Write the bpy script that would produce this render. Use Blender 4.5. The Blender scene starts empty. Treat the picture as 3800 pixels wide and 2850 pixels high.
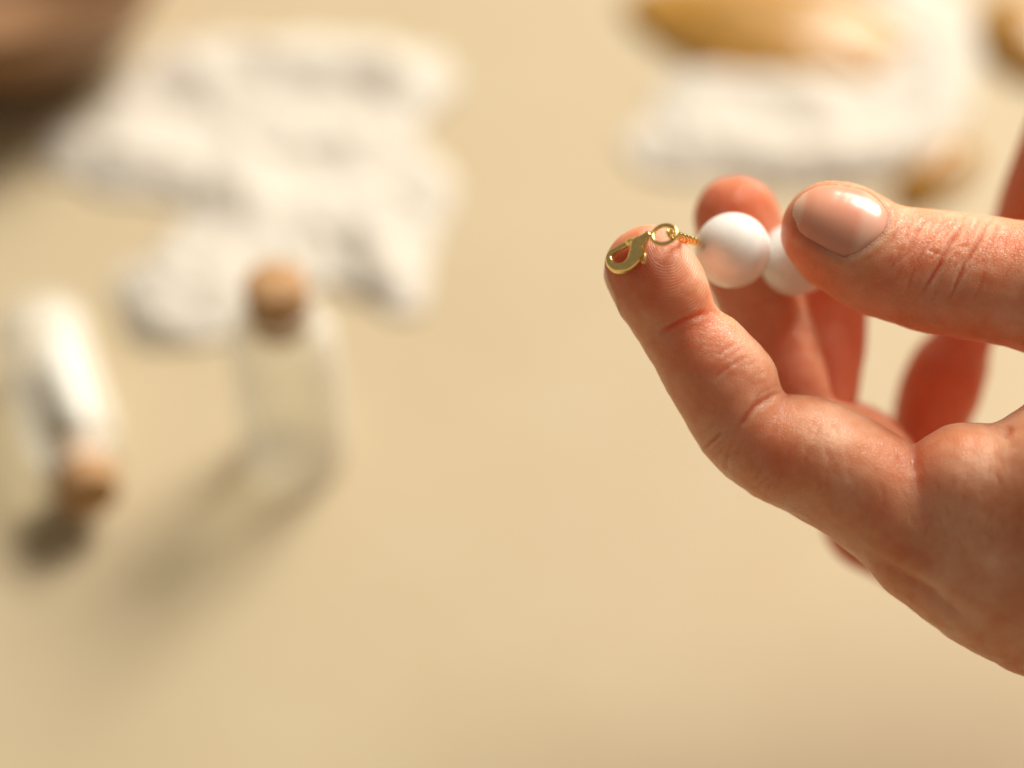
import bpy, bmesh, math, random
import numpy as np
from mathutils import Vector, Matrix
random.seed(7); np.random.seed(7)
scene = bpy.context.scene

# ------------------------------------------------------------------ camera
FPX, W0, H0 = 7389.0, 3800.0, 2850.0          # focal length in photo pixels
FOCUS = 352.0                                 # focus distance, mm
CAM_H = 402.0                                 # camera height over the table, mm
PITCH = math.radians(48.0)
cd = bpy.data.cameras.new('camera'); cam = bpy.data.objects.new('camera', cd)
scene.collection.objects.link(cam); scene.camera = cam
cam.location = (0, 0, CAM_H / 1000)
cam.rotation_euler = (math.pi / 2 - PITCH, 0, 0)
cd.sensor_width = 36.0; cd.lens = 36.0 * FPX / W0
cd.clip_start = 0.01; cd.clip_end = 20
cd.dof.use_dof = True; cd.dof.focus_distance = FOCUS / 1000; cd.dof.aperture_fstop = 3.4
cd.dof.aperture_blades = 0

# ------------------------------------------------------------------ world and window light
world = bpy.data.worlds.new('World'); scene.world = world; world.use_nodes = True
bg = world.node_tree.nodes['Background']
bg.inputs['Color'].default_value = (1.0, 0.85, 0.66, 1); bg.inputs['Strength'].default_value = 0.20

AZ, EL = math.radians(38), math.radians(43)
LDIR = Vector((math.sin(AZ) * math.cos(EL), math.cos(AZ) * math.cos(EL), math.sin(EL)))
ld = bpy.data.lights.new('window_light', 'AREA'); lo = bpy.data.objects.new('window_light', ld)
scene.collection.objects.link(lo)
ld.shape = 'RECTANGLE'; ld.size = 1.35; ld.size_y = 1.35; ld.energy = 190; ld.color = (1.0, 0.92, 0.80)
lo.location = Vector((0, 0.36, 0.03)) + LDIR * 3.4
lo.rotation_euler = (-LDIR).to_track_quat('-Z', 'Y').to_euler()

ld2 = bpy.data.lights.new('far_window', 'AREA'); lo2 = bpy.data.objects.new('far_window', ld2)      # weaker second window, farther back
scene.collection.objects.link(lo2); LD2 = Vector((.36, .78, .50)).normalized()
ld2.shape = 'RECTANGLE'; ld2.size = 1.4; ld2.size_y = .9; ld2.energy = 38; ld2.color = (1.0, .92, .82)
lo2.location = Vector((0.05, 0.33, 0.05)) + LD2 * 3.6; lo2.rotation_euler = (-LD2).to_track_quat('-Z', 'Y').to_euler()

vs = scene.view_settings
vs.view_transform = 'Standard'; vs.look = 'None'; vs.exposure = 0.08; vs.gamma = 1.0; vs.use_curve_mapping = False
scene.render.engine = 'CYCLES'
cy = scene.cycles
cy.use_denoising = True; cy.use_adaptive_sampling = False; cy.sample_clamp_direct = 6.0; cy.max_bounces = 12; cy.transmission_bounces = 12; cy.transparent_max_bounces = 16
cy.caustics_refractive = True; cy.caustics_reflective = False; cy.sample_clamp_indirect = 4.0; cy.blur_glossy = 0.6

# ------------------------------------------------------------------ coordinates
cP, sP = math.cos(PITCH), math.sin(PITCH)
CAMW = Matrix(((1, 0, 0, 0), (0, sP, -cP, 0), (0, cP, sP, CAM_H / 1000), (0, 0, 0, 1)))   # camera space (m) -> world

def cm(x, y, z=0.0):
    """photo pixel + depth offset (mm, + toward camera) -> camera space mm, origin on the focus plane"""
    d = FOCUS - z
    return np.array([(x - 1900) / FPX * d, (1425 - y) / FPX * d, z])

def cm2w(p):
    return CAMW @ Vector((p[0] / 1000, p[1] / 1000, (p[2] - FOCUS) / 1000))

def verts2w(V):
    V = np.asarray(V, dtype=np.float64)
    c = np.empty_like(V); c[:, :2] = V[:, :2] / 1000; c[:, 2] = (V[:, 2] - FOCUS) / 1000
    M = np.array(CAMW)
    return c @ M[:3, :3].T + M[:3, 3]

def table(x, y, h=0.0):
    """photo pixel -> point at height h (m) over the table"""
    d = Vector(((x - 1900) / FPX, (1425 - y) / FPX, -1))
    d = CAMW.to_3x3() @ d
    t = (h - CAM_H / 1000) / d.z
    return Vector((0, 0, CAM_H / 1000)) + d * t

# ------------------------------------------------------------------ materials
def mat(name):
    m = bpy.data.materials.new(name); m.use_nodes = True
    return m, m.node_tree.nodes, m.node_tree.links, m.node_tree.nodes['Principled BSDF']

def noise(N, L, scale, detail=3, rough=.55, coord=None, dist=0.0):
    n = N.new('ShaderNodeTexNoise'); n.inputs['Scale'].default_value = scale
    n.inputs['Detail'].default_value = detail; n.inputs['Roughness'].default_value = rough
    n.inputs['Distortion'].default_value = dist
    if coord is not None: L.new(coord, n.inputs['Vector'])
    return n

def ramp(N, L, fac, stops):
    r = N.new('ShaderNodeValToRGB'); e = r.color_ramp.elements
    while len(e) < len(stops): e.new(0.5)
    for el, (p, c) in zip(e, stops): el.position = p; el.color = (*c, 1)
    L.new(fac, r.inputs['Fac']); return r

def math_n(N, L, op, a, b=None, clamp=False):
    n = N.new('ShaderNodeMath'); n.operation = op; n.use_clamp = clamp
    for i, v in enumerate((a, b)):
        if v is None: continue
        if isinstance(v, (int, float)): n.inputs[i].default_value = v
        else: L.new(v, n.inputs[i])
    return n.outputs[0]

def mixc(N, L, fac, a, b, mode='MIX'):
    n = N.new('ShaderNodeMix'); n.data_type = 'RGBA'; n.blend_type = mode
    for i, v in ((0, fac), (6, a), (7, b)):
        if isinstance(v, (int, float)): n.inputs[i].default_value = v
        elif isinstance(v, tuple): n.inputs[i].default_value = (*v, 1)
        else: L.new(v, n.inputs[i])
    return n.outputs[2]

def objcoord(N): return N.new('ShaderNodeTexCoord').outputs['Object']

def m_simple(name, col, rough, var=.08, scale=40, sss=0, sssr=(.004, .003, .002), metal=0, bump=0, bscale=400, coat=0):
    m, N, L, B = mat(name); co = objcoord(N)
    n = noise(N, L, scale, 4, .6, co)
    lo_ = tuple(c * (1 - var) for c in col); hi_ = tuple(min(1, c * (1 + var)) for c in col)
    r = ramp(N, L, n.outputs['Fac'], [(.3, lo_), (.7, hi_)])
    L.new(r.outputs['Color'], B.inputs['Base Color'])
    B.inputs['Roughness'].default_value = rough; B.inputs['Metallic'].default_value = metal
    B.inputs['Coat Weight'].default_value = coat; B.inputs['Coat Roughness'].default_value = .12
    if sss:
        B.inputs['Subsurface Weight'].default_value = sss
        B.inputs['Subsurface Radius'].default_value = sssr; B.inputs['Subsurface Scale'].default_value = 1.0
    if bump:
        n2 = noise(N, L, bscale, 5, .6, co); b = N.new('ShaderNodeBump')
        b.inputs['Strength'].default_value = .5; b.inputs['Distance'].default_value = bump
        L.new(n2.outputs['Fac'], b.inputs['Height']); L.new(b.outputs['Normal'], B.inputs['Normal'])
    return m

def m_skin():
    m, N, L, B = mat('skin'); co = objcoord(N)
    def attr(nm):
        a = N.new('ShaderNodeAttribute'); a.attribute_name = nm; return a.outputs['Fac']
    big = noise(N, L, 90, 3, .55, co)
    fine = noise(N, L, 420, 4, .6, co)
    base = ramp(N, L, big.outputs['Fac'], [(.30, (.72, .245, .12)), (.5, (.80, .35, .195)), (.70, (.86, .46, .295))])
    c = mixc(N, L, math_n(N, L, 'MULTIPLY', attr('flush_and_glow'), .95), base.outputs['Color'], (.60, .10, .045))
    c = mixc(N, L, math_n(N, L, 'MULTIPLY', attr('crease'), .7), c, (.52, .17, .10))
    mott = ramp(N, L, fine.outputs['Fac'], [(.35, (.90, .86, .84)), (.65, (1, 1, 1))])
    c = mixc(N, L, .6, c, mott.outputs['Color'], 'MULTIPLY')
    L.new(c, B.inputs['Base Color'])
    B.inputs['Subsurface Weight'].default_value = 1.0
    B.inputs['Subsurface Radius'].default_value = (.0080, .0011, .0005)
    B.inputs['Subsurface Scale'].default_value = 1.0
    B.inputs['Subsurface Anisotropy'].default_value = 0.0
    B.subsurface_method = 'RANDOM_WALK_SKIN'
    B.inputs['Subsurface IOR'].default_value = 1.4
    rg = ramp(N, L, fine.outputs['Fac'], [(.3, (.32,) * 3), (.7, (.50,) * 3)])
    L.new(rg.outputs['Color'], B.inputs['Roughness'])
    B.inputs['Specular IOR Level'].default_value = .30
    # fingerprint ridges: rings round the whorl, spacing about half a millimetre
    wob = noise(N, L, 130, 2, .5, co)
    ph = math_n(N, L, 'ADD', math_n(N, L, 'MULTIPLY', attr('whorl'), 2 * math.pi / .47), math_n(N, L, 'MULTIPLY', wob.outputs['Fac'], 16.0))
    ridge = math_n(N, L, 'SINE', ph)
    ridge = math_n(N, L, 'MULTIPLY', ridge, attr('pad'))
    b1 = N.new('ShaderNodeBump'); b1.inputs['Strength'].default_value = .55; b1.inputs['Distance'].default_value = .00010
    L.new(ridge, b1.inputs['Height'])
    # skin cells and fine lines
    v = N.new('ShaderNodeTexVoronoi'); v.feature = 'DISTANCE_TO_EDGE'; v.inputs['Scale'].default_value = 1700
    dn = noise(N, L, 500, 2, .5, co)
    va = N.new('ShaderNodeVectorMath'); va.operation = 'MULTIPLY_ADD'
    L.new(dn.outputs['Color'], va.inputs[0]); va.inputs[1].default_value = (.0012,) * 3; L.new(co, va.inputs[2])
    L.new(va.outputs[0], v.inputs['Vector'])
    vh = math_n(N, L, 'MINIMUM', v.outputs['Distance'], .18)
    nz = noise(N, L, 900, 4, .65, co)
    hh = math_n(N, L, 'ADD', math_n(N, L, 'MULTIPLY', vh, 3.0), math_n(N, L, 'MULTIPLY', nz.outputs['Fac'], 1.2))
    hh = math_n(N, L, 'MULTIPLY', hh, math_n(N, L, 'SUBTRACT', 1.15, attr('pad')))
    mp = N.new('ShaderNodeMapping'); mp.inputs['Scale'].default_value = (1, .22, .22); L.new(co, mp.inputs['Vector'])
    st = noise(N, L, 1500, 3, .6, mp.outputs['Vector'], .6)
    hh = math_n(N, L, 'ADD', hh, math_n(N, L, 'MULTIPLY', st.outputs['Fac'], 1.6))
    b2 = N.new('ShaderNodeBump'); b2.inputs['Strength'].default_value = .65; b2.inputs['Distance'].default_value = .00010
    L.new(hh, b2.inputs['Height']); L.new(b1.outputs['Normal'], b2.inputs['Normal'])
    L.new(b2.outputs['Normal'], B.inputs['Normal'])
    return m

def m_nail():
    m, N, L, B = mat('nail_plate')
    a = N.new('ShaderNodeAttribute'); a.attribute_name = 'along'
    r = ramp(N, L, a.outputs['Fac'], [(0, (.88, .58, .42)), (.08, (.87, .54, .38)), (.12, (.83, .38, .25)), (.66, (.82, .345, .23)), (.76, (.88, .48, .35)), (1, (.86, .43, .30))])
    L.new(r.outputs['Color'], B.inputs['Base Color'])
    B.inputs['Roughness'].default_value = .30; B.inputs['Coat Weight'].default_value = .30; B.inputs['Coat Roughness'].default_value = .08
    n = noise(N, L, 260, 2, .5, objcoord(N)); b = N.new('ShaderNodeBump'); b.inputs['Strength'].default_value = .25
    b.inputs['Distance'].default_value = .00015; L.new(n.outputs['Fac'], b.inputs['Height']); L.new(b.outputs['Normal'], B.inputs['Normal'])
    L.new(b.outputs['Normal'], B.inputs['Coat Normal'])
    return m

def m_gold():
    m, N, L, B = mat('gold'); co = objcoord(N)
    n = noise(N, L, 1500, 3, .5, co)
    r = ramp(N, L, n.outputs['Fac'], [(.3, (.93, .68, .24)), (.7, (1.0, .79, .36))])
    L.new(r.outputs['Color'], B.inputs['Base Color'])
    B.inputs['Metallic'].default_value = 1
    rr = ramp(N, L, n.outputs['Fac'], [(.3, (.16,) * 3), (.75, (.28,) * 3)]); L.new(rr.outputs['Color'], B.inputs['Roughness'])
    return m

def m_glass():
    """thin clear glass: mostly see-through, mirror-like and a little milky toward grazing angles"""
    m, N, L, B = mat('clear_glass')
    lw = N.new('ShaderNodeLayerWeight'); lw.inputs['Blend'].default_value = .5
    f = math_n(N, L, 'ADD', math_n(N, L, 'MULTIPLY', math_n(N, L, 'POWER', lw.outputs['Facing'], 1.8), .70), .04)
    tr = N.new('ShaderNodeBsdfTransparent'); tr.inputs['Color'].default_value = (.985, .99, .98, 1)
    B.inputs['Base Color'].default_value = (.98, .96, .92, 1); B.inputs['Roughness'].default_value = .22; B.inputs['Specular IOR Level'].default_value = 1.0
    n = noise(N, L, 60, 2, .5, objcoord(N)); b = N.new('ShaderNodeBump'); b.inputs['Strength'].default_value = .1
    b.inputs['Distance'].default_value = .0006; L.new(n.outputs['Fac'], b.inputs['Height']); L.new(b.outputs['Normal'], B.inputs['Normal'])
    mx = N.new('ShaderNodeMixShader'); L.new(f, mx.inputs[0]); L.new(tr.outputs[0], mx.inputs[1]); L.new(B.outputs[0], mx.inputs[2])
    L.new(mx.outputs[0], N['Material Output'].inputs['Surface'])
    return m

def m_table():
    m, N, L, B = mat('cream_table'); co = objcoord(N)
    n = noise(N, L, 22, 4, .6, co); f = noise(N, L, 900, 4, .7, co)
    r = ramp(N, L, n.outputs['Fac'], [(.25, (.492, .402, .258)), (.75, (.515, .430, .288))])
    c = mixc(N, L, .25, r.outputs['Color'], f.outputs['Color'], 'SOFT_LIGHT')
    L.new(r.outputs['Color'], B.inputs['Base Color']); B.inputs['Roughness'].default_value = .62
    B.inputs['Specular IOR Level'].default_value = .25
    b = N.new('ShaderNodeBump'); b.inputs['Strength'].default_value = .15; b.inputs['Distance'].default_value = .0003
    L.new(f.outputs['Fac'], b.inputs['Height']); L.new(b.outputs['Normal'], B.inputs['Normal'])
    return m

def m_bead():
    m, N, L, B = mat('white_bead'); co = objcoord(N)
    n = noise(N, L, 220, 3, .5, co)
    r = ramp(N, L, n.outputs['Fac'], [(.3, (.85, .84, .80)), (.7, (.89, .885, .855))])
    L.new(r.outputs['Color'], B.inputs['Base Color'])
    B.inputs['Subsurface Weight'].default_value = 1.0; B.inputs['Subsurface Radius'].default_value = (.0050, .0050, .0048)
    B.inputs['Subsurface Scale'].default_value = 1
    B.inputs['Roughness'].default_value = .13; B.inputs['Specular IOR Level'].default_value = .6
    return m

def m_cork():
    m, N, L, B = mat('cork'); co = objcoord(N)
    n = noise(N, L, 700, 5, .7, co); v = N.new('ShaderNodeTexVoronoi'); v.inputs['Scale'].default_value = 600; L.new(co, v.inputs['Vector'])
    r = ramp(N, L, n.outputs['Fac'], [(.3, (.33, .175, .07)), (.5, (.48, .275, .125)), (.75, (.59, .37, .19))])
    L.new(r.outputs['Color'], B.inputs['Base Color']); B.inputs['Roughness'].default_value = .8
    b = N.new('ShaderNodeBump'); b.inputs['Distance'].default_value = .0006; b.inputs['Strength'].default_value = .7
    L.new(v.outputs['Distance'], b.inputs['Height']); L.new(b.outputs['Normal'], B.inputs['Normal'])
    return m

M = dict(skin=m_skin(), nail=m_nail(), gold=m_gold(), glass=m_glass(), table=m_table(), bead=m_bead(), cork=m_cork())

# ------------------------------------------------------------------ mesh helpers
def mesh_obj(name, V, F, m, parent=None, smooth=True, attrs=None):
    me = bpy.data.meshes.new(name)
    V = np.asarray(V, dtype=np.float32)
    if isinstance(F, np.ndarray):
        k = F.shape[1]
        me.vertices.add(len(V)); me.vertices.foreach_set('co', V.ravel())
        me.loops.add(F.size); me.loops.foreach_set('vertex_index', F.astype(np.int32).ravel())
        me.polygons.add(len(F)); me.polygons.foreach_set('loop_start', np.arange(0, F.size, k, dtype=np.int32))
        me.polygons.foreach_set('loop_total', np.full(len(F), k, dtype=np.int32))
        me.update(calc_edges=True); me.validate()
    else:
        me.from_pydata([tuple(v) for v in V], [], F); me.update()
    if smooth: me.polygons.foreach_set('use_smooth', np.ones(len(me.polygons), dtype=bool))
    for nm, arr in (attrs or {}).items():
        a = me.attributes.new(nm, 'FLOAT', 'POINT'); a.data.foreach_set('value', np.asarray(arr, dtype=np.float32))
    me.materials.append(m)
    o = bpy.data.objects.new(name, me); scene.collection.objects.link(o)
    if parent is not None: o.parent = parent
    return o

def rebase(o, origin):
    """move a mesh object's origin without moving its geometry"""
    origin = Vector(origin)
    o.data.transform(Matrix.Translation(-origin)); o.location = origin

def put_in(child, parent):
    child.parent = parent; child.matrix_parent_inverse = Matrix.Translation(-parent.location) if parent.rotation_euler.to_quaternion().angle < 1e-6 else parent.matrix_basis.inverted()

def empty(name, loc, label, cat, group=None):
    o = bpy.data.objects.new(name, None); scene.collection.objects.link(o); o.location = loc
    o.empty_display_size = .01; tag(o, label, cat, group); return o

def tag(o, label, cat, group=None):
    o['label'] = label; o['category'] = cat
    if group: o['group'] = group
    return o

# ------------------------------------------------------------------ signed-distance modelling (camera-space mm)
def smin(a, b, k):
    h = np.maximum(k - np.abs(a - b), 0) / k
    return np.minimum(a, b) - h * h * k * .25

def catmull(P, n=4):
    P = np.asarray(P, dtype=float); out = []
    Q = np.vstack([2 * P[0] - P[1], P, 2 * P[-1] - P[-2]])
    for i in range(len(P) - 1):
        p0, p1, p2, p3 = Q[i:i + 4]
        for t in np.arange(n) / n:
            out.append(.5 * (2 * p1 + (p2 - p0) * t + (2 * p0 - 5 * p1 + 4 * p2 - p3) * t * t + (3 * p1 - p0 - 3 * p2 + p3) * t ** 3))
    out.append(P[-1]); return np.array(out)

class Chain:
    """swept limb: control points (px, py, z mm, radius px); flat = (direction, ratio) squashes the section"""
    def __init__(self, pts, flat=None, n=4, raw=False):
        P = []
        for (x, y, z, r) in pts:
            if raw: P.append((x, y, z, r))
            else: P.append((*cm(x, y, z), r / FPX * (FOCUS - z)))
        self.ctrl = np.array(P); self.S = catmull(P, n).astype(np.float32)
        self.flat = None
        if flat: d = np.array(flat[0], float); self.flat = ((d / np.linalg.norm(d)).astype(np.float32), np.float32(1 / flat[1] - 1))
        c, r = self.S[:, :3], self.S[:, 3:]
        self.lo = (c - r).min(0) - 9; self.hi = (c + r).max(0) + 9
    def xf(self, p):
        if self.flat is None: return p
        n, k = self.flat; return p + (p @ n)[:, None] * n * k
    def __call__(self, p):
        out = np.full(len(p), 9.0, dtype=np.float32)
        m = np.all((p > self.lo) & (p < self.hi), axis=1)
        if not m.any(): return out
        q = self.xf(p[m]); S = self.S; c = self.xf(S[:, :3]); best = np.full(len(q), 1e3, dtype=np.float32)
        for i in range(len(S) - 1):
            a, ab = c[i], c[i + 1] - c[i]; L2 = float(ab @ ab) + 1e-9
            pa = q - a; t = np.clip(pa @ ab / L2, 0, 1)
            d = np.sqrt(((pa - t[:, None] * ab) ** 2).sum(1)) - (S[i, 3] + t * (S[i + 1, 3] - S[i, 3]))
            np.minimum(best, d, out=best)
        out[m] = np.minimum(best, 9.0); return out

def polygonise(f, xs, ys, zs, stride=6, band=1.0):
    nx, ny, nz = len(xs), len(ys), len(zs)
    ci = [np.unique(np.append(np.arange(0, n, stride), n - 1)) for n in (nx, ny, nz)]
    G = np.stack(np.meshgrid(xs[ci[0]], ys[ci[1]], zs[ci[2]], indexing='ij'), -1).reshape(-1, 3).astype(np.float32)
    C = f(G).reshape([len(c) for c in ci])
    mn = None; sp = None
    for dx in (0, 1):
        for dy in (0, 1):
            for dz in (0, 1):
                s = C[dx:C.shape[0] - 1 + dx, dy:C.shape[1] - 1 + dy, dz:C.shape[2] - 1 + dz]
                a = np.abs(s); mn = a if mn is None else np.minimum(mn, a)
    sz = [np.diff(a[c]) for a, c in zip((xs, ys, zs), ci)]
    diag = np.sqrt(sz[0][:, None, None] ** 2 + sz[1][None, :, None] ** 2 + sz[2][None, None, :] ** 2)
    act = mn < diag * .62 + band
    def expand(A, first=True):
        for ax, c in enumerate(ci):
            reps = np.diff(c); reps[-1] += 1; A = np.repeat(A, reps, axis=ax)
        return A
    actp = np.zeros(act.shape, bool); actp |= act
    for ax in range(3):                                   # points on a block's upper faces belong to the next block
        sh = np.zeros_like(actp); sl = [slice(None)] * 3; sr = [slice(None)] * 3; sl[ax] = slice(1, None); sr[ax] = slice(None, -1)
        sh[tuple(sl)] = actp[tuple(sr)]; actp |= sh
    mask = expand(actp); F = expand(C[:-1, :-1, :-1]).astype(np.float32)
    ii = np.argwhere(mask); out = np.empty(len(ii), np.float32); X = [a.astype(np.float32) for a in (xs, ys, zs)]
    for s in range(0, len(ii), 400000):
        j = ii[s:s + 400000]; out[s:s + 400000] = f(np.stack([X[0][j[:, 0]], X[1][j[:, 1]], X[2][j[:, 2]]], 1))
    F[mask] = out; del mask
    S = F < 0
    offs = [(a, b, c) for a in (0, 1) for b in (0, 1) for c in (0, 1)]
    anyv = np.zeros((nx - 1, ny - 1, nz - 1), bool); allv = np.ones_like(anyv)
    for a, b, c in offs:
        s = S[a:nx - 1 + a, b:ny - 1 + b, c:nz - 1 + c]; anyv |= s; allv &= s
    cells = np.argwhere(anyv & ~allv); vid = np.full((nx - 1, ny - 1, nz - 1), -1, np.int32)
    vid[cells[:, 0], cells[:, 1], cells[:, 2]] = np.arange(len(cells))
    acc = np.zeros((len(cells), 3)); cnt = np.zeros(len(cells))
    def pos(i): return np.stack([xs[i[:, 0]], ys[i[:, 1]], zs[i[:, 2]]], 1)
    for o1 in offs:
        for ax in range(3):
            if o1[ax]: continue
            o2 = list(o1); o2[ax] = 1
            i1 = cells + np.array(o1); i2 = cells + np.array(o2)
            f1 = F[i1[:, 0], i1[:, 1], i1[:, 2]]; f2 = F[i2[:, 0], i2[:, 1], i2[:, 2]]
            m = (f1 < 0) != (f2 < 0); t = (f1[m] / (f1[m] - f2[m]))[:, None]
            acc[m] += pos(i1[m]) * (1 - t) + pos(i2[m]) * t; cnt[m] += 1
    V = acc / cnt[:, None]
    quads = []
    for ax in range(3):
        b, c = (ax + 1) % 3, (ax + 2) % 3
        sl1 = [slice(1, -1)] * 3; sl2 = [slice(1, -1)] * 3; sl1[ax] = slice(0, -1); sl2[ax] = slice(1, None)
        s1, s2 = S[tuple(sl1)], S[tuple(sl2)]
        e = np.argwhere(s1 != s2); inside = s1[e[:, 0], e[:, 1], e[:, 2]]
        e = e + 1; e[:, ax] -= 1
        q = []
        for db, dc in ((-1, -1), (0, -1), (0, 0), (-1, 0)):
            k = e.copy(); k[:, b] += db; k[:, c] += dc; q.append(vid[k[:, 0], k[:, 1], k[:, 2]])
        q = np.stack(q, 1); q[~inside] = q[~inside][:, ::-1]; quads.append(q)
    Q = np.concatenate(quads); Q = Q[(Q >= 0).all(1)]
    return V, Q

def smooth_mesh(V, Q, it=2, lam=.5):
    e = np.concatenate([Q[:, [0, 1]], Q[:, [1, 2]], Q[:, [2, 3]], Q[:, [3, 0]]]); n = len(V)
    deg = np.bincount(e[:, 0], minlength=n) + np.bincount(e[:, 1], minlength=n)
    for _ in range(it):
        for l in (lam, -lam * 1.02) if it > 3 else (lam,):
            A = np.stack([np.bincount(e[:, 0], V[e[:, 1], k], n) + np.bincount(e[:, 1], V[e[:, 0], k], n) for k in range(3)], 1)
            V = V + l * (A / np.maximum(deg, 1)[:, None] - V)
    return V

def normals(V, Q):
    fn = np.cross(V[Q[:, 2]] - V[Q[:, 0]], V[Q[:, 3]] - V[Q[:, 1]]); N = np.zeros_like(V)
    for k in range(4):
        for a in range(3): N[:, a] += np.bincount(Q[:, k], fn[:, a], len(V))
    return N / (np.linalg.norm(N, axis=1)[:, None] + 1e-12)

def seg_dist(P, line):
    """distance of 2-D points to a polyline, and the parameter along it (0..1)"""
    line = np.asarray(line, float); best = np.full(len(P), 1e9); par = np.zeros(len(P))
    L = np.linalg.norm(np.diff(line, axis=0), axis=1); cum = np.concatenate([[0], np.cumsum(L)])
    for i in range(len(line) - 1):
        ab = line[i + 1] - line[i]; pa = P - line[i]; t = np.clip(pa @ ab / (ab @ ab), 0, 1)
        d = np.linalg.norm(pa - t[:, None] * ab, axis=1); m = d < best
        best[m] = d[m]; par[m] = (cum[i] + t[m] * L[i]) / cum[-1]
    return best, par

# ================================================================== TABLE
tb = bmesh.new(); bmesh.ops.create_cube(tb, size=1.0)
bmesh.ops.scale(tb, vec=(1.5, 1.25, .03), verts=tb.verts); bmesh.ops.translate(tb, vec=(0, .475, -.015), verts=tb.verts)
bmesh.ops.bevel(tb, geom=list(tb.edges), offset=.003, segments=2, affect='EDGES')
me = bpy.data.meshes.new('table_top'); tb.to_mesh(me); tb.free(); me.materials.append(M['table'])
to = bpy.data.objects.new('table_top', me); scene.collection.objects.link(to); to['kind'] = 'structure'

# ================================================================== THE HAND
THUMB_DORSAL = np.array([0.05, .40, .91]); THUMB_DORSAL /= np.linalg.norm(THUMB_DORSAL)
index_f = Chain([(2405, 1000, -4.5, 163), (2452, 1080, -4, 170), (2510, 1195, -4, 156), (2560, 1275, -4, 158), (2660, 1400, -4.5, 184), (2760, 1565, -5, 184),
                 (2850, 1650, -5, 192), (3020, 1702, -5, 224), (3230, 1820, -5, 226), (3480, 2010, -5, 250)], n=4)
index_pad = Chain([(2440, 985, -1.0, 120), (2500, 1085, -.5, 118)], n=1)
index_mid = Chain([(2665, 1300, -3, 110), (2745, 1395, -3, 122)], n=1)
middle_f = Chain([(2735, 808, -35, 158), (2768, 960, -35, 168), (2830, 1150, -34, 160), (2880, 1320, -31, 172), (2925, 1560, -28, 180),
                  (3010, 1650, -27, 190), (3160, 1735, -26, 210), (3330, 1870, -25, 205), (3530, 2050, -25, 230)])
ring_f = Chain([(3095, 960, -50, 128), (3090, 1120, -50, 134), (3082, 1240, -49, 133), (3052, 1400, -47, 143), (3005, 1570, -44, 160),
                (3060, 1650, -44, 175), (3190, 1690, -44, 180), (3320, 1870, -44, 175), (3570, 2090, -44, 215)])
pinky_f = Chain([(3588, 1215, -62, 108), (3555, 1300, -62, 120), (3520, 1365, -62, 142), (3488, 1440, -61, 150), (3458, 1540, -60, 142), (3430, 1650, -59, 140), (3340, 1780, -58, 148), (3245, 1880, -57, 158),
                 (3215, 1940, -57, 163), (3330, 2000, -57, 168), (3620, 2140, -60, 195)])
thumb_f = Chain([(3085, 858, -8, 188), (3150, 895, -8, 212), (3260, 958, -8, 218), (3400, 995, -8, 228), (3520, 1015, -8, 236), (3800, 1058, -7, 246),
                 (4100, 1150, -5, 285), (4330, 1420, -3, 320), (4500, 1850, -2, 360)], flat=(THUMB_DORSAL, .86))
palm = [Chain([(3480, 2010, -5, 250), (3800, 2115, -4, 352), (4250, 2230, -8, 400), (4800, 2260, -22, 400)]),
        Chain([(3530, 2050, -25, 235), (3850, 2130, -27, 330), (4300, 2220, -28, 380), (4800, 2260, -28, 400)]),
        Chain([(3570, 2090, -44, 215), (3900, 2150, -46, 310), (4300, 2220, -42, 350), (4800, 2260, -36, 390)]),
        Chain([(3620, 2140, -60, 195), (3950, 2180, -64, 290), (4350, 2240, -56, 340), (4800, 2260, -42, 380)]),
        Chain([(4800, 2260, -34, 420), (5300, 2290, -36, 440), (6100, 2330, -36, 520)], flat=((0, 1, 0), .82)),
        Chain([(4800, 2260, -22, 400), (5300, 2290, -22, 430), (6100, 2330, -22, 520)], flat=((0, 1, 0), .82))]
web = [Chain([(3590, 1805, -1, 226), (3740, 1830, 0, 252), (4020, 1830, 2, 320), (4400, 1950, 0, 380), (4700, 2150, -10, 380)]),
       Chain([(4270, 1300, -4, 270), (4150, 1570, 0, 290), (4060, 1740, 1, 300)])]

def palm_sdf(p):
    d = palm[0](p)
    for c in palm[1:]: d = smin(d, c(p), 7.0)
    w = smin(web[0](p), web[1](p), 6.0)
    return smin(d, w, 6.0)

def hand_parts(p):
    pl = palm_sdf(p)
    fi = smin(smin(index_f(p), index_pad(p), 3.0), index_mid(p), 3.0)
    # the palm blob by the thumb meets the index finger in a sharp fold
    out = [smin(fi, pl, 2.2)]
    for c in (middle_f, ring_f, pinky_f): out.append(smin(c(p), pl, 4.0))
    out.append(smin(thumb_f(p), pl, 5.0))
    return out

def hand_sdf(p):
    o = hand_parts(p); d = o[0]
    for e in o[1:]: d = smin(d, e, .7)
    return d

def axis(segs):
    out = [np.arange(a, b, s) for a, b, s in segs]; return np.concatenate(out + [[segs[-1][1]]])
GR = .42
xs = axis([(13, 96, GR), (96, 215, 2.0)])
ys = axis([(-76, -60, 2.0), (-60, 42, GR)])
zs = axis([(-88, -34, .85), (-34, 21, GR)])
V, Q = polygonise(hand_sdf, xs, ys, zs)
V = smooth_mesh(V, Q, 2, .5)
Nn = normals(V, Q)

def to_px(V):
    d = FOCUS - V[:, 2]; return np.stack([1900 + V[:, 0] / d * FPX, 1425 - V[:, 1] / d * FPX], 1)
PX = to_px(V)
Vf = V.astype(np.float32)
d_thumb = thumb_f(Vf); d_index = smin(index_f(Vf), index_mid(Vf), 3.0); d_mid = middle_f(Vf); d_ring = ring_f(Vf); d_pinky = pinky_f(Vf)
facing = Nn[:, 2] > -.05

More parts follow.
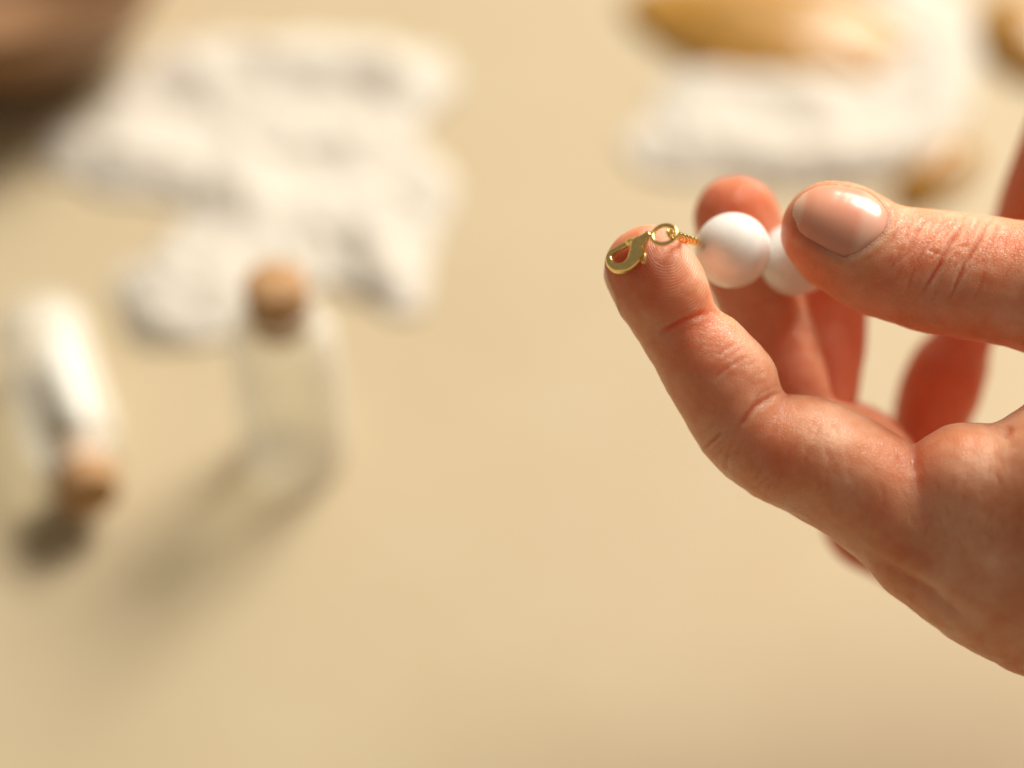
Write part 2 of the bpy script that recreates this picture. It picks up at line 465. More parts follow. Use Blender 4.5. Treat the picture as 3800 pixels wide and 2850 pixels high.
def march_out(f, c, d, r0=2.0, r1=16.0):
    t = np.linspace(r0, r1, 281); P = (c[None] + t[:, None] * d[None]).astype(np.float32); v = f(P)
    k = np.argmax(v > 0); a = v[k - 1]; b = v[k]
    return c + d * (t[k - 1] + (t[k] - t[k - 1]) * (-a / (b - a)))

def surf_z(f, x, y, z1=20, z0=-40):
    z = np.linspace(z1, z0, 601); P = np.array([cm(x, y, q) for q in z], dtype=np.float32); v = f(P)
    k = int(np.argmax(v < 0)); return z[k] if v[k] < 0 else None

def nail_bounds(b, a):
    lo_ = .10 * np.abs(b) ** 2.6; hi_ = 1 - .36 * np.abs(b) ** 2.4            # rounded free edge and cuticle
    wd = .90 + .10 * np.sin(math.pi * np.minimum(1, .25 + .75 * (1 - a)))
    return lo_, hi_, wd

def make_nail(f, c_dist, c_prox, dorsal, half_ang, na=48, nb=34, lift=.16):
    """curved plate on the dorsal side of a finger; c_* are axis points under the free edge and the cuticle"""
    ax = c_prox - c_dist; L = np.linalg.norm(ax); axn = ax / L
    dorsal = dorsal - axn * (dorsal @ axn); dorsal /= np.linalg.norm(dorsal); side = np.cross(axn, dorsal)
    G = np.zeros((na, nb, 3)); NN = np.zeros((na, nb, 3)); al = np.zeros((na, nb))
    for i in range(na):
        for j in range(nb):
            b = -1 + 2 * j / (nb - 1); u = i / (na - 1)
            lo_, hi_, _ = nail_bounds(b, .5); a = lo_ + (hi_ - lo_) * u
            th = half_ang * b * nail_bounds(b, a)[2]
            d = dorsal * math.cos(th) + side * math.sin(th)
            p = march_out(f, c_dist + ax * a, d)
            edge = abs(b) ** 8 * .38; cut = max(0, (u - .9) / .1) ** 2 * .42
            fl = .22 * (b * b) * max(0, 1 - a * 1.2) + .12 * max(0, 1 - a * 3)   # the free edge stays flatter than the finger tip
            G[i, j] = p + d * (lift + .28 - .85 * b * b - edge * .4 - cut + fl - .34 * max(0, 1 - a * 5)); NN[i, j] = d; al[i, j] = a
    top = G.reshape(-1, 3); bot = (G - NN * .42).reshape(-1, 3); Vn = np.concatenate([top, bot]); n0 = na * nb; F = []
    idx = lambda i, j: i * nb + j
    for i in range(na - 1):
        for j in range(nb - 1):
            q = [idx(i, j), idx(i, j + 1), idx(i + 1, j + 1), idx(i + 1, j)]; F.append(q); F.append([n0 + k for k in q[::-1]])
    loop = [idx(i, 0) for i in range(na)] + [idx(na - 1, j) for j in range(1, nb)] + [idx(i, nb - 1) for i in range(na - 2, -1, -1)] + [idx(0, j) for j in range(nb - 2, 0, -1)]
    for k in range(len(loop)):
        a, b = loop[k], loop[(k + 1) % len(loop)]; F.append([a, b, n0 + b, n0 + a])
    q = F[0]; nrm = np.cross(Vn[q[1]] - Vn[q[0]], Vn[q[2]] - Vn[q[0]])
    if nrm @ NN[0, 0] < 0: F = [f_[::-1] for f_ in F]
    def signed(P):
        """distance (mm) of points to the nail's outline, negative inside; and how far toward the free edge"""
        q = P - c_dist; a = q @ axn / L; rad = q - (q @ axn)[:, None] * axn
        th = np.arctan2(rad @ side, rad @ dorsal); rr = np.linalg.norm(rad, axis=1)
        b = th / (half_ang * nail_bounds(0, np.clip(a, 0, 1))[2]); bb = np.clip(b, -1, 1); lo_, hi_, _ = nail_bounds(bb, .5)
        e1 = (np.abs(b) - 1) * half_ang * rr; e2 = (lo_ - a) * L; e3 = (a - hi_) * L
        o = np.stack([e1, e2, e3]); mx = o.max(0); out = np.sqrt((np.maximum(o, 0) ** 2).sum(0))
        return np.where(mx > 0, out, mx), np.clip(1 - a * 5, 0, 1), rr
    return Vn, np.array(F), signed, np.concatenate([al.ravel(), al.ravel()]), G

tn = make_nail(thumb_f, cm(2926, 806, -8), cm(3245, 895, -8), THUMB_DORSAL + np.array([0, -.01, 0]), 1.0)
INDEX_DORSAL = np.array([-.86, -.18, -.48])
ind_all = lambda p: smin(index_f(p), index_pad(p), 3.0)
inn = make_nail(index_f, cm(2385, 915, -4.5), cm(2468, 1105, -4.2), INDEX_DORSAL, .72, na=30, nb=22, lift=.1)

# ---- creases, drawn as grooves in the surface
disp = np.zeros(len(V)); crease = np.zeros(len(V))
def groove(pts, scale, ox, oy, depth, sig, sel, raise_=.2, col=1.0, taper=True):
    global disp
    line = [(ox + x / scale, oy + y / scale) for x, y in pts]
    m = np.where(sel & facing)[0]
    lo_ = np.min(line, 0) - 60; hi_ = np.max(line, 0) + 60
    m = m[np.all((PX[m] > lo_) & (PX[m] < hi_), axis=1)]
    if not len(m): return
    d, par = seg_dist(PX[m], line); d = d / 21.0
    tp = np.clip(np.minimum(par, 1 - par) * 5, 0, 1) if taper else 1.0
    disp[m] -= depth * tp * (np.exp(-(d / sig) ** 2) - raise_ * np.exp(-((d - 2.3 * sig) / (1.1 * sig)) ** 2))
    crease[m] = np.maximum(crease[m], col * tp * np.exp(-(d / (sig * 1.15)) ** 2))
sT = d_thumb < 1.2; sI = (d_index < 1.5)
Z2 = dict(scale=2.212, ox=2800, oy=550); Z3 = dict(scale=2.212, ox=2200, oy=1000)
for pts, dep, sg in [
    ([(1720, 600), (1660, 690), (1600, 780), (1530, 930), (1440, 1090), (1360, 1220)], .42, .34),
    ([(1900, 600), (1860, 720), (1800, 830), (1720, 960), (1650, 1130), (1590, 1260)], .34, .32),
    ([(1450, 540), (1390, 600), (1330, 680), (1290, 790), (1240, 900)], .26, .28),
    ([(1250, 620), (1200, 690), (1150, 780)], .16, .25), ([(1450, 720), (1410, 800), (1370, 870), (1330, 960)], .24, .27),
    ([(1330, 960), (1280, 1080), (1250, 1190)], .15, .3), ([(1570, 560), (1520, 640), (1480, 730)], .20, .26),
    ([(2010, 620), (1950, 740), (1890, 880), (1830, 1010)], .16, .28), ([(1780, 640), (1730, 760), (1690, 870)], .14, .25),
    ([(1410, 830), (1480, 850), (1540, 890)], .16, .25), ([(1620, 830), (1700, 800), (1760, 800)], .12, .22),
    ([(1220, 930), (1190, 1030), (1150, 1110)], .10, .28), ([(1470, 700), (1560, 640), (1650, 600)], .12, .22),
    ([(2100, 640), (2060, 760), (2010, 900)], .12, .26), ([(1310, 560), (1260, 650), (1230, 740)], .14, .24),
    ([(1900, 1000), (1850, 1150), (1780, 1280)], .10, .3), ([(1510, 1150), (1450, 1270)], .10, .3)]:
    groove(pts, depth=dep * 1.35, sig=sg, sel=sT, col=min(1, dep * 2.4), **Z2)
rng = np.random.default_rng(5)
for _ in range(130):                                                 # fine lines over the thumb joint
    x = rng.uniform(1120, 2180); y = rng.uniform(480, 900) + (x - 1120) * .10; l = rng.uniform(50, 150); s = rng.normal(-.55, .22)
    groove([(x, y), (x + s * l * .5, y + l * .5), (x + s * l, y + l)], depth=rng.uniform(.06, .17), sig=rng.uniform(.17, .26), sel=sT, col=.22, **Z2)
for pts, dep, sg, c in [
    ([(980, 352), (900, 364), (800, 392), (700, 435), (600, 490), (540, 530)], .45, .44, .75),
    ([(1560, 985), (1500, 1015), (1430, 1060), (1330, 1120), (1270, 1190), (1210, 1280), (1180, 1340)], .48, .5, .75),
    ([(1540, 930), (1470, 965), (1390, 1010), (1330, 1050)], .22, .30, .45), ([(1500, 1065), (1430, 1100), (1370, 1150)], .16, .28, .4),
    ([(1190, 600), (1080, 660), (1000, 715)], .18, .32, .35), ([(1300, 705), (1180, 755), (1060, 830), (980, 920)], .20, .34, .4),
    ([(1340, 765), (1250, 780), (1170, 800)], .14, .28, .3), ([(1230, 640), (1150, 690), (1090, 740)], .08, .28, .2),
    ([(1080, 1320), (1000, 1390), (910, 1475)], .32, .34, .6), ([(1110, 1500), (1095, 1580), (1085, 1660)], .18, .4, .3),
    ([(1420, 840), (1340, 880), (1280, 930)], .08, .3, .15), ([(960, 330), (1010, 345), (1050, 372)], .2, .3, .4)]:
    groove(pts, depth=dep, sig=sg, sel=sI, col=c, **Z3)
for _ in range(110):                                                 # fine lines across the middle of the index finger
    x = rng.uniform(880, 1500); y = rng.uniform(-150, 90) + 480 + (x - 900) * .85; l = rng.uniform(50, 130); s = rng.normal(.35, .3)
    groove([(x, y), (x - l * .5, y + l * .5 * s), (x - l, y + l * s)], depth=rng.uniform(.015, .05), sig=rng.uniform(.17, .28), sel=sI, col=.14, **Z3)
for _ in range(70):                                                 # short skin lines over the root of the index finger and the ball of the thumb
    x = rng.uniform(2950, 3790); y = 1500 + max(0, min(1, (x - 3000) / 380)) * 170 + rng.uniform(10, 330); l = rng.uniform(30, 80); sl = rng.normal(.12, .3)
    groove([(x, y), (x + sl * l * .5, y + l * .5), (x + sl * l, y + l)], 1, 0, 0, rng.uniform(.05, .13), rng.uniform(.22, .34), np.ones(len(V), bool), col=.12)
for x0, y0, n_, l in ((2640, 1660, 9, 75), (2790, 1790, 7, 70)):           # folds over the back of the bent joint
    for k in range(n_):
        x = x0 + rng.uniform(-40, 90); y = y0 + rng.uniform(-50, 50); a = rng.uniform(-1.1, -.6)
        groove([(x, y), (x + math.cos(a) * l * .5, y + math.sin(a) * l * .5 + 5), (x + math.cos(a) * l, y + math.sin(a) * l)], 1, 0, 0, rng.uniform(.06, .14), .27, sI, col=.2)
# fold between index finger and the ball of the thumb
groove([(1190, 1080), (1208, 1180), (1215, 1300), (1218, 1400)], 2.458, 2900, 1200, .32, .8, np.ones(len(V), bool), col=.25)
groove([(2085, 930), (2060, 985), (2010, 1060)], 2.458, 2900, 1200, .35, 1.0, np.ones(len(V), bool), col=.3)
# sinews along the back of the hand
groove([(900, 640), (1050, 770), (1250, 880), (1450, 1000), (1650, 1170), (1850, 1290)], 2.212, 2800, 1750, .8, 1.1, np.ones(len(V), bool), col=.12)

# ---- seat for the nails
for (Vn, Fn, signed, al, G), rmax in ((tn, 14), (inn, 11)):
    c0 = G.reshape(-1, 3).mean(0); m = np.where(np.linalg.norm(V - c0, axis=1) < 16)[0]
    sd, tipw, rr = signed(V[m]); m = m[rr < rmax]; tipw = tipw[rr < rmax]; sd = sd[rr < rmax]
    ins = np.clip((-sd - .25) / .9, 0, 1)
    disp[m] -= ins * .75
    disp[m] += (1 - ins) * (1 - tipw) * (.22 * np.exp(-((sd - 1.1) / .8) ** 2))
    crease[m] = np.maximum(crease[m], .3 * np.exp(-(sd / .4) ** 2))
from mathutils import noise as mnoise
lump = np.array([mnoise.noise((v[0] * .16, v[1] * .16, v[2] * .16)) * .30 + mnoise.noise((v[0] * .42 + 7, v[1] * .42, v[2] * .42)) * .13 for v in V])
nail_zone = np.zeros(len(V))
for (Vn, Fn, signed, al, G) in (tn, inn):
    nail_zone = np.maximum(nail_zone, np.exp(-(np.linalg.norm(V - G.reshape(-1, 3).mean(0), axis=1) / 9) ** 4))
disp += lump * (1 - nail_zone)
V2 = V + Nn * disp[:, None]

# ---- skin attributes: fingerprint rings, flushed finger ends and joints, red glow painted on rear fingers
whorl = np.zeros(len(V)); pad = np.zeros(len(V))
wc = cm(2470, 905, 3.5)
dI = np.linalg.norm((V - wc) * np.array([1.15, .85, 1.0]), axis=1)
sy = (PX[:, 1] - 1185) + (PX[:, 0] - 2600) * .3
pm = (d_index < 1.5) * np.clip(-sy / 60, 0, 1) * np.clip((Nn @ np.array([.75, .35, .55]) + .15) / .5, 0, 1)
whorl = np.where(pm > 0, dI, whorl); pad = np.maximum(pad, pm)
wm = cm(2700, 760, -27); dM = np.linalg.norm(V - wm, axis=1); mm = (d_mid < 1) * np.clip((18 - dM) / 4, 0, 1) * (d_index > 2)
whorl = np.where((mm > 0) & (pm <= 0), dM, whorl); pad = np.maximum(pad, mm)
def near(x, y, z, r): return np.exp(-(np.linalg.norm(V - cm(x, y, z), axis=1) / r) ** 2)
flush_and_glow = .42 * near(2380, 940, 0, 9) + .35 * near(2720, 760, -30, 11) + .4 * near(3000, 830, -2, 8) + .3 * near(2680, 1340, 0, 8) + .2 * near(3450, 1000, 0, 10)
flush_and_glow += .35 * near(2850, 1560, 0, 6) + .35 * near(3400, 1690, 3, 7) + .35 * near(2600, 1190, 2, 5) + .55 * ((d_ring < 1) | (d_pinky < 1)) + .3 * (d_mid < 1)  # deeper red on the rear fingers paints in their shade and transmitted glow
flush_and_glow = np.clip(flush_and_glow, 0, 1)
hand = mesh_obj('hand', verts2w(V2), Q, M['skin'], attrs=dict(whorl=whorl, pad=pad, flush_and_glow=flush_and_glow, crease=np.clip(crease, 0, 1)))
tag(hand, 'bare hand with curled fingers pinching a strand of round white beads', 'hand')
rebase(hand, cm2w(cm(3800, 2100, -20)))
for (Vn, Fn, rim, al, G), nm in ((tn, 'thumbnail'), (inn, 'fingernail')):
    o = mesh_obj(nm, verts2w(Vn), Fn, M['nail'], attrs=dict(along=al)); put_in(o, hand)
    if nm == 'thumbnail': o['label'] = 'glossy short pink thumbnail'


# ================================================================== THE BEAD STRAND
def sphere_mesh(name, c, r, m, parent, axis_dir, hole=.07):
    """polished bead with a drilled hole: lathe of a circle between two hole rims, plus the bore"""
    ax = Vector(axis_dir).normalized(); rot = ax.to_track_quat('Z', 'Y').to_matrix()
    n, k = 48, 30; a0 = math.asin(hole); prof = []
    for i in range(k + 1):
        a = a0 + (math.pi - 2 * a0) * i / k; prof.append((math.sin(a) * r, math.cos(a) * r))
    prof += [(hole * r * .86, -math.cos(a0) * r * .985), (hole * r * .86, math.cos(a0) * r * .985)]
    V, F = [], []
    for (rr, zz) in prof:
        for j in range(n):
            t = 2 * math.pi * j / n; V.append(rot @ Vector((rr * math.cos(t), rr * math.sin(t), zz)))
    P = len(prof)
    for i in range(P):
        for j in range(n):
            a, b = i * n + j, i * n + (j + 1) % n; c_, d = ((i + 1) % P) * n + (j + 1) % n, ((i + 1) % P) * n + j
            F.append((a, d, c_, b))
    o = mesh_obj(name, V, F, m); o.location = c; put_in(o, parent); return o

def tube(path, rad, seg=10, closed=False):
    """swept tube along world points, radius per point or constant"""
    P = [Vector(p) for p in path]; n = len(P); V, F = [], []
    up = None
    for i in range(n):
        t = (P[(i + 1) % n] - P[i - 1]) if closed else (P[min(i + 1, n - 1)] - P[max(i - 1, 0)])
        t.normalize()
        if up is None: up = t.orthogonal().normalized()
        up = (up - t * up.dot(t)).normalized(); s = t.cross(up)
        r = rad[i] if hasattr(rad, '__len__') else rad
        for j in range(seg):
            a = 2 * math.pi * j / seg; V.append(P[i] + (up * math.cos(a) + s * math.sin(a)) * r)
    for i in range(n if closed else n - 1):
        for j in range(seg):
            a, b = i * seg + j, i * seg + (j + 1) % seg; i2 = (i + 1) % n
            F.append((a, b, i2 * seg + (j + 1) % seg, i2 * seg + j))
    if not closed: F.append(tuple(range(seg))[::-1]); F.append(tuple((n - 1) * seg + j for j in range(seg)))
    return V, F

BEADS = [(2719, 929, -14.5), (2953, 962, -22), (3180, 992, -30)]
bw = [cm2w(cm(*b)) for b in BEADS]
strand = empty('bead_bracelet', bw[0] - Vector((0, 0, .007)), 'strand of white round beads ending in a gold lobster clasp', 'bracelet')
for i, b in enumerate(bw):
    ax = (bw[1] - bw[0]) if i == 0 else (bw[2] - bw[1])
    sphere_mesh('bead', b, 141 / FPX * (FOCUS - BEADS[0][2]) / 1000, M['bead'], strand, ax)
V_, F_ = tube([bw[0].lerp(bw[0] * 2 - bw[1], .46), bw[0], bw[1], bw[2]], .0003, 8)
put_in(mesh_obj('cord', V_, F_, M['bead']), strand)

index_all = lambda p: smin(smin(index_f(p), index_pad(p), 3.0), index_mid(p), 3.0)
def z1(x, y): return (2200 + x / 3.16, 600 + y / 3.16)               # close-up coordinates of the clasp -> photo pixels
zz = [surf_z(index_all, *z1(*q)) for q in ((300, 1000), (330, 1110), (450, 1200), (500, 1000), (600, 1050), (300, 1200))]
print('clasp seat', zz)
CZ = [q for q in zz if q is not None]
A = np.array([[*q, 1] for q, v in zip(((300, 1000), (330, 1110), (450, 1200), (500, 1000), (600, 1050), (300, 1200)), zz) if v is not None])
coef = np.linalg.lstsq(A, np.array(CZ), rcond=None)[0]
def cz(x, y, up=1.45): return float(coef @ (x, y, 1)) + up
def cpt(x, y, r=0, up=1.45): return (*z1(x, y), cz(x, y, up), r * 1.1 / 3.16)
cn = np.array([0, 0, 1.0])
def sdf_obj(name, chains, k, pad_, g, m, parent, it=2):
    f = lambda p: chains[0](p) if len(chains) == 1 else smin(chains[0](p), chains[1](p), k) if len(chains) == 2 else smin(smin(chains[0](p), chains[1](p), k), chains[2](p), k)
    lo_ = np.min([c.lo for c in chains], 0) + 9 - pad_; hi_ = np.max([c.hi for c in chains], 0) - 9 + pad_
    V, Q = polygonise(f, *[np.arange(a, b, g) for a, b in zip(lo_, hi_)], band=g * 2)
    V = smooth_mesh(V, Q, it, .5); o = mesh_obj(name, verts2w(V), Q, m); put_in(o, parent); return o
hook = Chain([cpt(640, 866, 42), cpt(590, 925, 64), cpt(540, 985, 90), cpt(518, 1070, 90), cpt(462, 1172, 70), cpt(375, 1240, 62), cpt(285, 1250, 59), cpt(220, 1205, 52),
              cpt(197, 1132, 43), cpt(221, 1075, 37), cpt(272, 1038, 33)], flat=(cn, 1.0), n=5)
shoulder = Chain([cpt(408, 950, 30), cpt(450, 955, 58), cpt(530, 970, 84)], flat=(cn, .95))
clasp = sdf_obj('lobster_clasp', [hook, shoulder], .35, .5, .075, M['gold'], strand, 2)
lev = sdf_obj('clasp_lever', [Chain([cpt(285, 1030, 30), cpt(350, 995, 32), cpt(415, 965, 34)], flat=(cn, .8)),
                              Chain([cpt(540, 1080, 24, .9), cpt(595, 1085, 24, .9), cpt(606, 1130, 25, .9), cpt(598, 1168, 30, .9)])], .1, .5, .075, M['gold'], clasp)
# end eye of the clasp, jump ring, wrapped wire loop
def ring(cx, cy, z, R, r, nrm, name, seg=40, parent=strand, sq=1.0, rot=0):
    c = cm(*z1(cx, cy), z); n = Vector(nrm).normalized(); u = n.orthogonal().normalized(); v = n.cross(u)
    q = Matrix.Rotation(rot, 3, n); pts = []
    for i in range(seg):
        a = 2 * math.pi * i / seg; d = q @ (u * math.cos(a) * R + v * math.sin(a) * R * sq)
        pts.append(cm2w(c + np.array(d)))
    V, F = tube(pts, r / 1000, 10, True); o = mesh_obj(name, V, F, M['gold']); put_in(o, parent); return o
eye = ring(672, 852, cz(672, 852, 1.2), .62, .33, (.55, .75, .35), 'clasp_eye', 28)
jr = ring(838, 856, cz(838, 856, 1.6), 2.12, .40, (-.28, .62, .78), 'jump_ring', 56)
zl = cz(900, 840, 1.5)
ring(905, 842, zl, .72, .32, (.75, .35, .5), 'wire_loop', 30)
a0 = cm(*z1(968, 858), zl - .3); a1 = cm(*z1(1262, 962), BEADS[0][2] + 1.2)
axd = (a1 - a0); Lc = np.linalg.norm(axd); axd /= Lc; u_ = np.cross(axd, [0, 0, 1.]); u_ /= np.linalg.norm(u_); v_ = np.cross(axd, u_)
turns = 7; pts = []
for i in range(turns * 16 + 1):
    t = i / (turns * 16); a = 2 * math.pi * turns * t; pts.append(cm2w(a0 + axd * Lc * t + (u_ * math.cos(a) + v_ * math.sin(a)) * .46))
V_, F_ = tube(pts, .00033, 8); put_in(mesh_obj('wire_wrap', V_, F_, M['gold']), strand)
V_, F_ = tube([cm2w(a0 - axd * .3), cm2w(a1), bw[0].lerp(cm2w(a1), .5)], .00026, 8); put_in(mesh_obj('wire_stem', V_, F_, M['gold']), strand)

# ================================================================== VIALS WITH CORKS
def lathe(name, prof, m, parent=None, seg=64, closed=True):
    V, F = [], []
    for (r, z) in prof:
        for j in range(seg):
            a = 2 * math.pi * j / seg; V.append((r * math.cos(a), r * math.sin(a), z))
    P = len(prof)
    for i in range(P - 1):
        for j in range(seg):
            k = (j + 1) % seg; F.append((i * seg + j, i * seg + k, (i + 1) * seg + k, (i + 1) * seg + j))
    F.append(tuple(range(seg))[::-1]); F.append(tuple((P - 1) * seg + j for j in range(seg)))
    o = mesh_obj(name, V, F, m); 
    if parent is not None: o.parent = parent
    return o

def vial(loc, label, R=.0138, Hb=.038, rn=.0088):
    root = empty('glass_vial', loc, label, 'vial', 'corked glass vials on the table')
    w = .0011; arc = []
    outer = [(R * .86, 0), (R * .96, .0006), (R, .0022)] + [(R, Hb * .72)]
    for i in range(1, 9):
        a = i / 8 * math.pi / 2; outer.append((rn + .0004 + (R - rn - .0004) * math.cos(a), Hb * .72 + Hb * .16 * math.sin(a)))
    outer += [(rn, Hb * .93), (rn + .0012, Hb * .95), (rn + .0017, Hb * .975), (rn + .0012, Hb)]
    inner = [(rn - w * .9, Hb), (rn - w, Hb * .93)]
    for i in range(8, 0, -1):
        a = i / 8 * math.pi / 2; inner.append((rn - w + (R - rn) * math.cos(a), Hb * .715 + Hb * .15 * math.sin(a) - .0004))
    inner += [(R - w, Hb * .70), (R - w, .0042), (R - w - .0015, .0028), (R * .45, .0024), (.0002, .0030)]
    V, F = [], []; seg = 72; prof = [(.0002, .0008), (R * .6, .0008)] + outer + inner
    for (r, z) in prof:
        for j in range(seg):
            a = 2 * math.pi * j / seg; V.append((r * math.cos(a), r * math.sin(a), z))
    for i in range(len(prof) - 1):
        for j in range(seg):
            k = (j + 1) % seg; F.append((i * seg + j, i * seg + k, (i + 1) * seg + k, (i + 1) * seg + j))
    F.append(tuple(range(seg))[::-1]); F.append(tuple((len(prof) - 1) * seg + j for j in range(seg)))
    mesh_obj('glass_body', V, F, M['glass']).parent = root
    rc = rn - w - .00015
    lathe('cork_stopper', [(rc * .86, Hb - .008), (rc * .93, Hb - .0075), (rc * .985, Hb - .001), (rc * 1.02, Hb + .006), (rc * .99, Hb + .0073), (rc * .93, Hb + .0078)], M['cork'], root)
    return root
va = vial(table(1100, 1690), 'corked empty glass vial standing upright on the table', Hb=.0570)
vb = vial(table(150, 1400, 0), 'corked glass vial lying on its side next to the standing one', R=.0122, Hb=.0570)
pa, pb = table(140, 1215, .0122), table(335, 1845, .0122); dv = (pb - pa).normalized()
vb.location = pb - dv * .0645; vb.rotation_euler = dv.to_track_quat('Z', 'Y').to_euler()

# ================================================================== SHELLS, AMBER, WOODEN BOWL
M['shell'] = m_simple('white_shell', (.77, .745, .69), .38, .05, 45, .5, (.004, .003, .002), bump=.0006, bscale=160)
M['pinkshell'] = m_simple('pinkish_shell', (.70, .63, .54), .35, .08, 40, .5, (.004, .003, .002), bump=.0006, bscale=160)
M['amber'] = m_simple('amber_stone', (.43, .225, .042), .3, .25, 45, .3, (.004, .002, .0008), bump=.0004, bscale=120)
M['wood'] = m_simple('brown_wood', (.28, .15, .07), .5, .25, 30, bump=.0004, bscale=200)

from mathutils import noise as mnoise
def shell(name, c, L, Wd, h, rotz, label, m, seed, cup=False, ribs=9, tilt=(0, 0), cat='shell', n=72, k=26, rough=1.0):
    """fan-ribbed, lumpy shell with a real thickness; cup = hollow side up"""
    V = []; th = .0022
    for side in (1, 0):
        for i in range(k + 1):
            r = i / k
            for j in range(n):
                a = 2 * math.pi * j / n
                q = Vector((math.cos(a) * 1.3 + seed * 3.1, math.sin(a) * 1.3, seed * 1.7))
                out = 1 + .20 * rough * mnoise.noise(q) + .03 * rough * math.cos(ribs * 2 * a)
                x, y = math.cos(a) * r * L * out, math.sin(a) * r * Wd * out
                u = r * r if cup else 1 - r ** 2.4
                lump = mnoise.noise(Vector((x * 38 + seed, y * 38, seed * 2.3))) * .26 * rough * (.35 + .65 * (r if cup else 1 - r * .6))
                rib = .035 * math.cos(2 * ribs * math.atan2(y, x + L * 1.2) * 2) * r
                z = h * (u + lump + rib)
                z = max(z, 0.0004) + (th * (1 if side else 0) if cup else (th if side else 0))
                V.append((x, y, z))
    F = []; base = (k + 1) * n
    for i in range(k):
        for j in range(n):
            a, b, c_, d = i * n + j, i * n + (j + 1) % n, (i + 1) * n + (j + 1) % n, (i + 1) * n + j
            F.append((a, d, c_, b)); F.append((base + a, base + b, base + c_, base + d))
    for j in range(n):
        a, b = k * n + j, k * n + (j + 1) % n; F.append((a, base + a, base + b, b)) if False else F.append((a, b, base + b, base + a))
    me = [Vector(v) for v in V]
    R_ = Matrix.Rotation(math.radians(rotz), 3, 'Z') @ Matrix.Rotation(math.radians(tilt[0]), 3, 'X') @ Matrix.Rotation(math.radians(tilt[1]), 3, 'Y')
    me = [R_ @ v for v in me]; zmin = min(v.z for v in me); me = [v - Vector((0, 0, zmin - .0002)) for v in me]
    o = mesh_obj(name, me, F, m); o.location = c
    bm = bmesh.new(); bm.from_mesh(o.data); bmesh.ops.remove_doubles(bm, verts=bm.verts, dist=1e-6); bmesh.ops.recalc_face_normals(bm, faces=bm.faces); bm.to_mesh(o.data); bm.free()
    for p in o.data.polygons: p.use_smooth = True
    return tag(o, label, cat)


def m_cloth():
    m, N, L, B = mat('white_cotton'); co = objcoord(N)
    n = noise(N, L, 50, 3, .55, co)
    r = ramp(N, L, n.outputs['Fac'], [(.3, (.75, .705, .62)), (.7, (.80, .765, .69))]); L.new(r.outputs['Color'], B.inputs['Base Color'])
    B.inputs['Roughness'].default_value = .75; B.inputs['Specular IOR Level'].default_value = .2
    w = noise(N, L, 2200, 2, .6, co); b = N.new('ShaderNodeBump'); b.inputs['Distance'].default_value = .0002; b.inputs['Strength'].default_value = .4
    L.new(w.outputs['Fac'], b.inputs['Height']); L.new(b.outputs['Normal'], B.inputs['Normal'])
    t = N.new('ShaderNodeBsdfTranslucent'); t.inputs['Color'].default_value = (.80, .72, .58, 1)
    mx = N.new('ShaderNodeMixShader'); mx.inputs[0].default_value = .22; L.new(B.outputs[0], mx.inputs[1]); L.new(t.outputs[0], mx.inputs[2])
    L.new(mx.outputs[0], N['Material Output'].inputs['Surface']); return m
M['cloth'] = m_cloth()

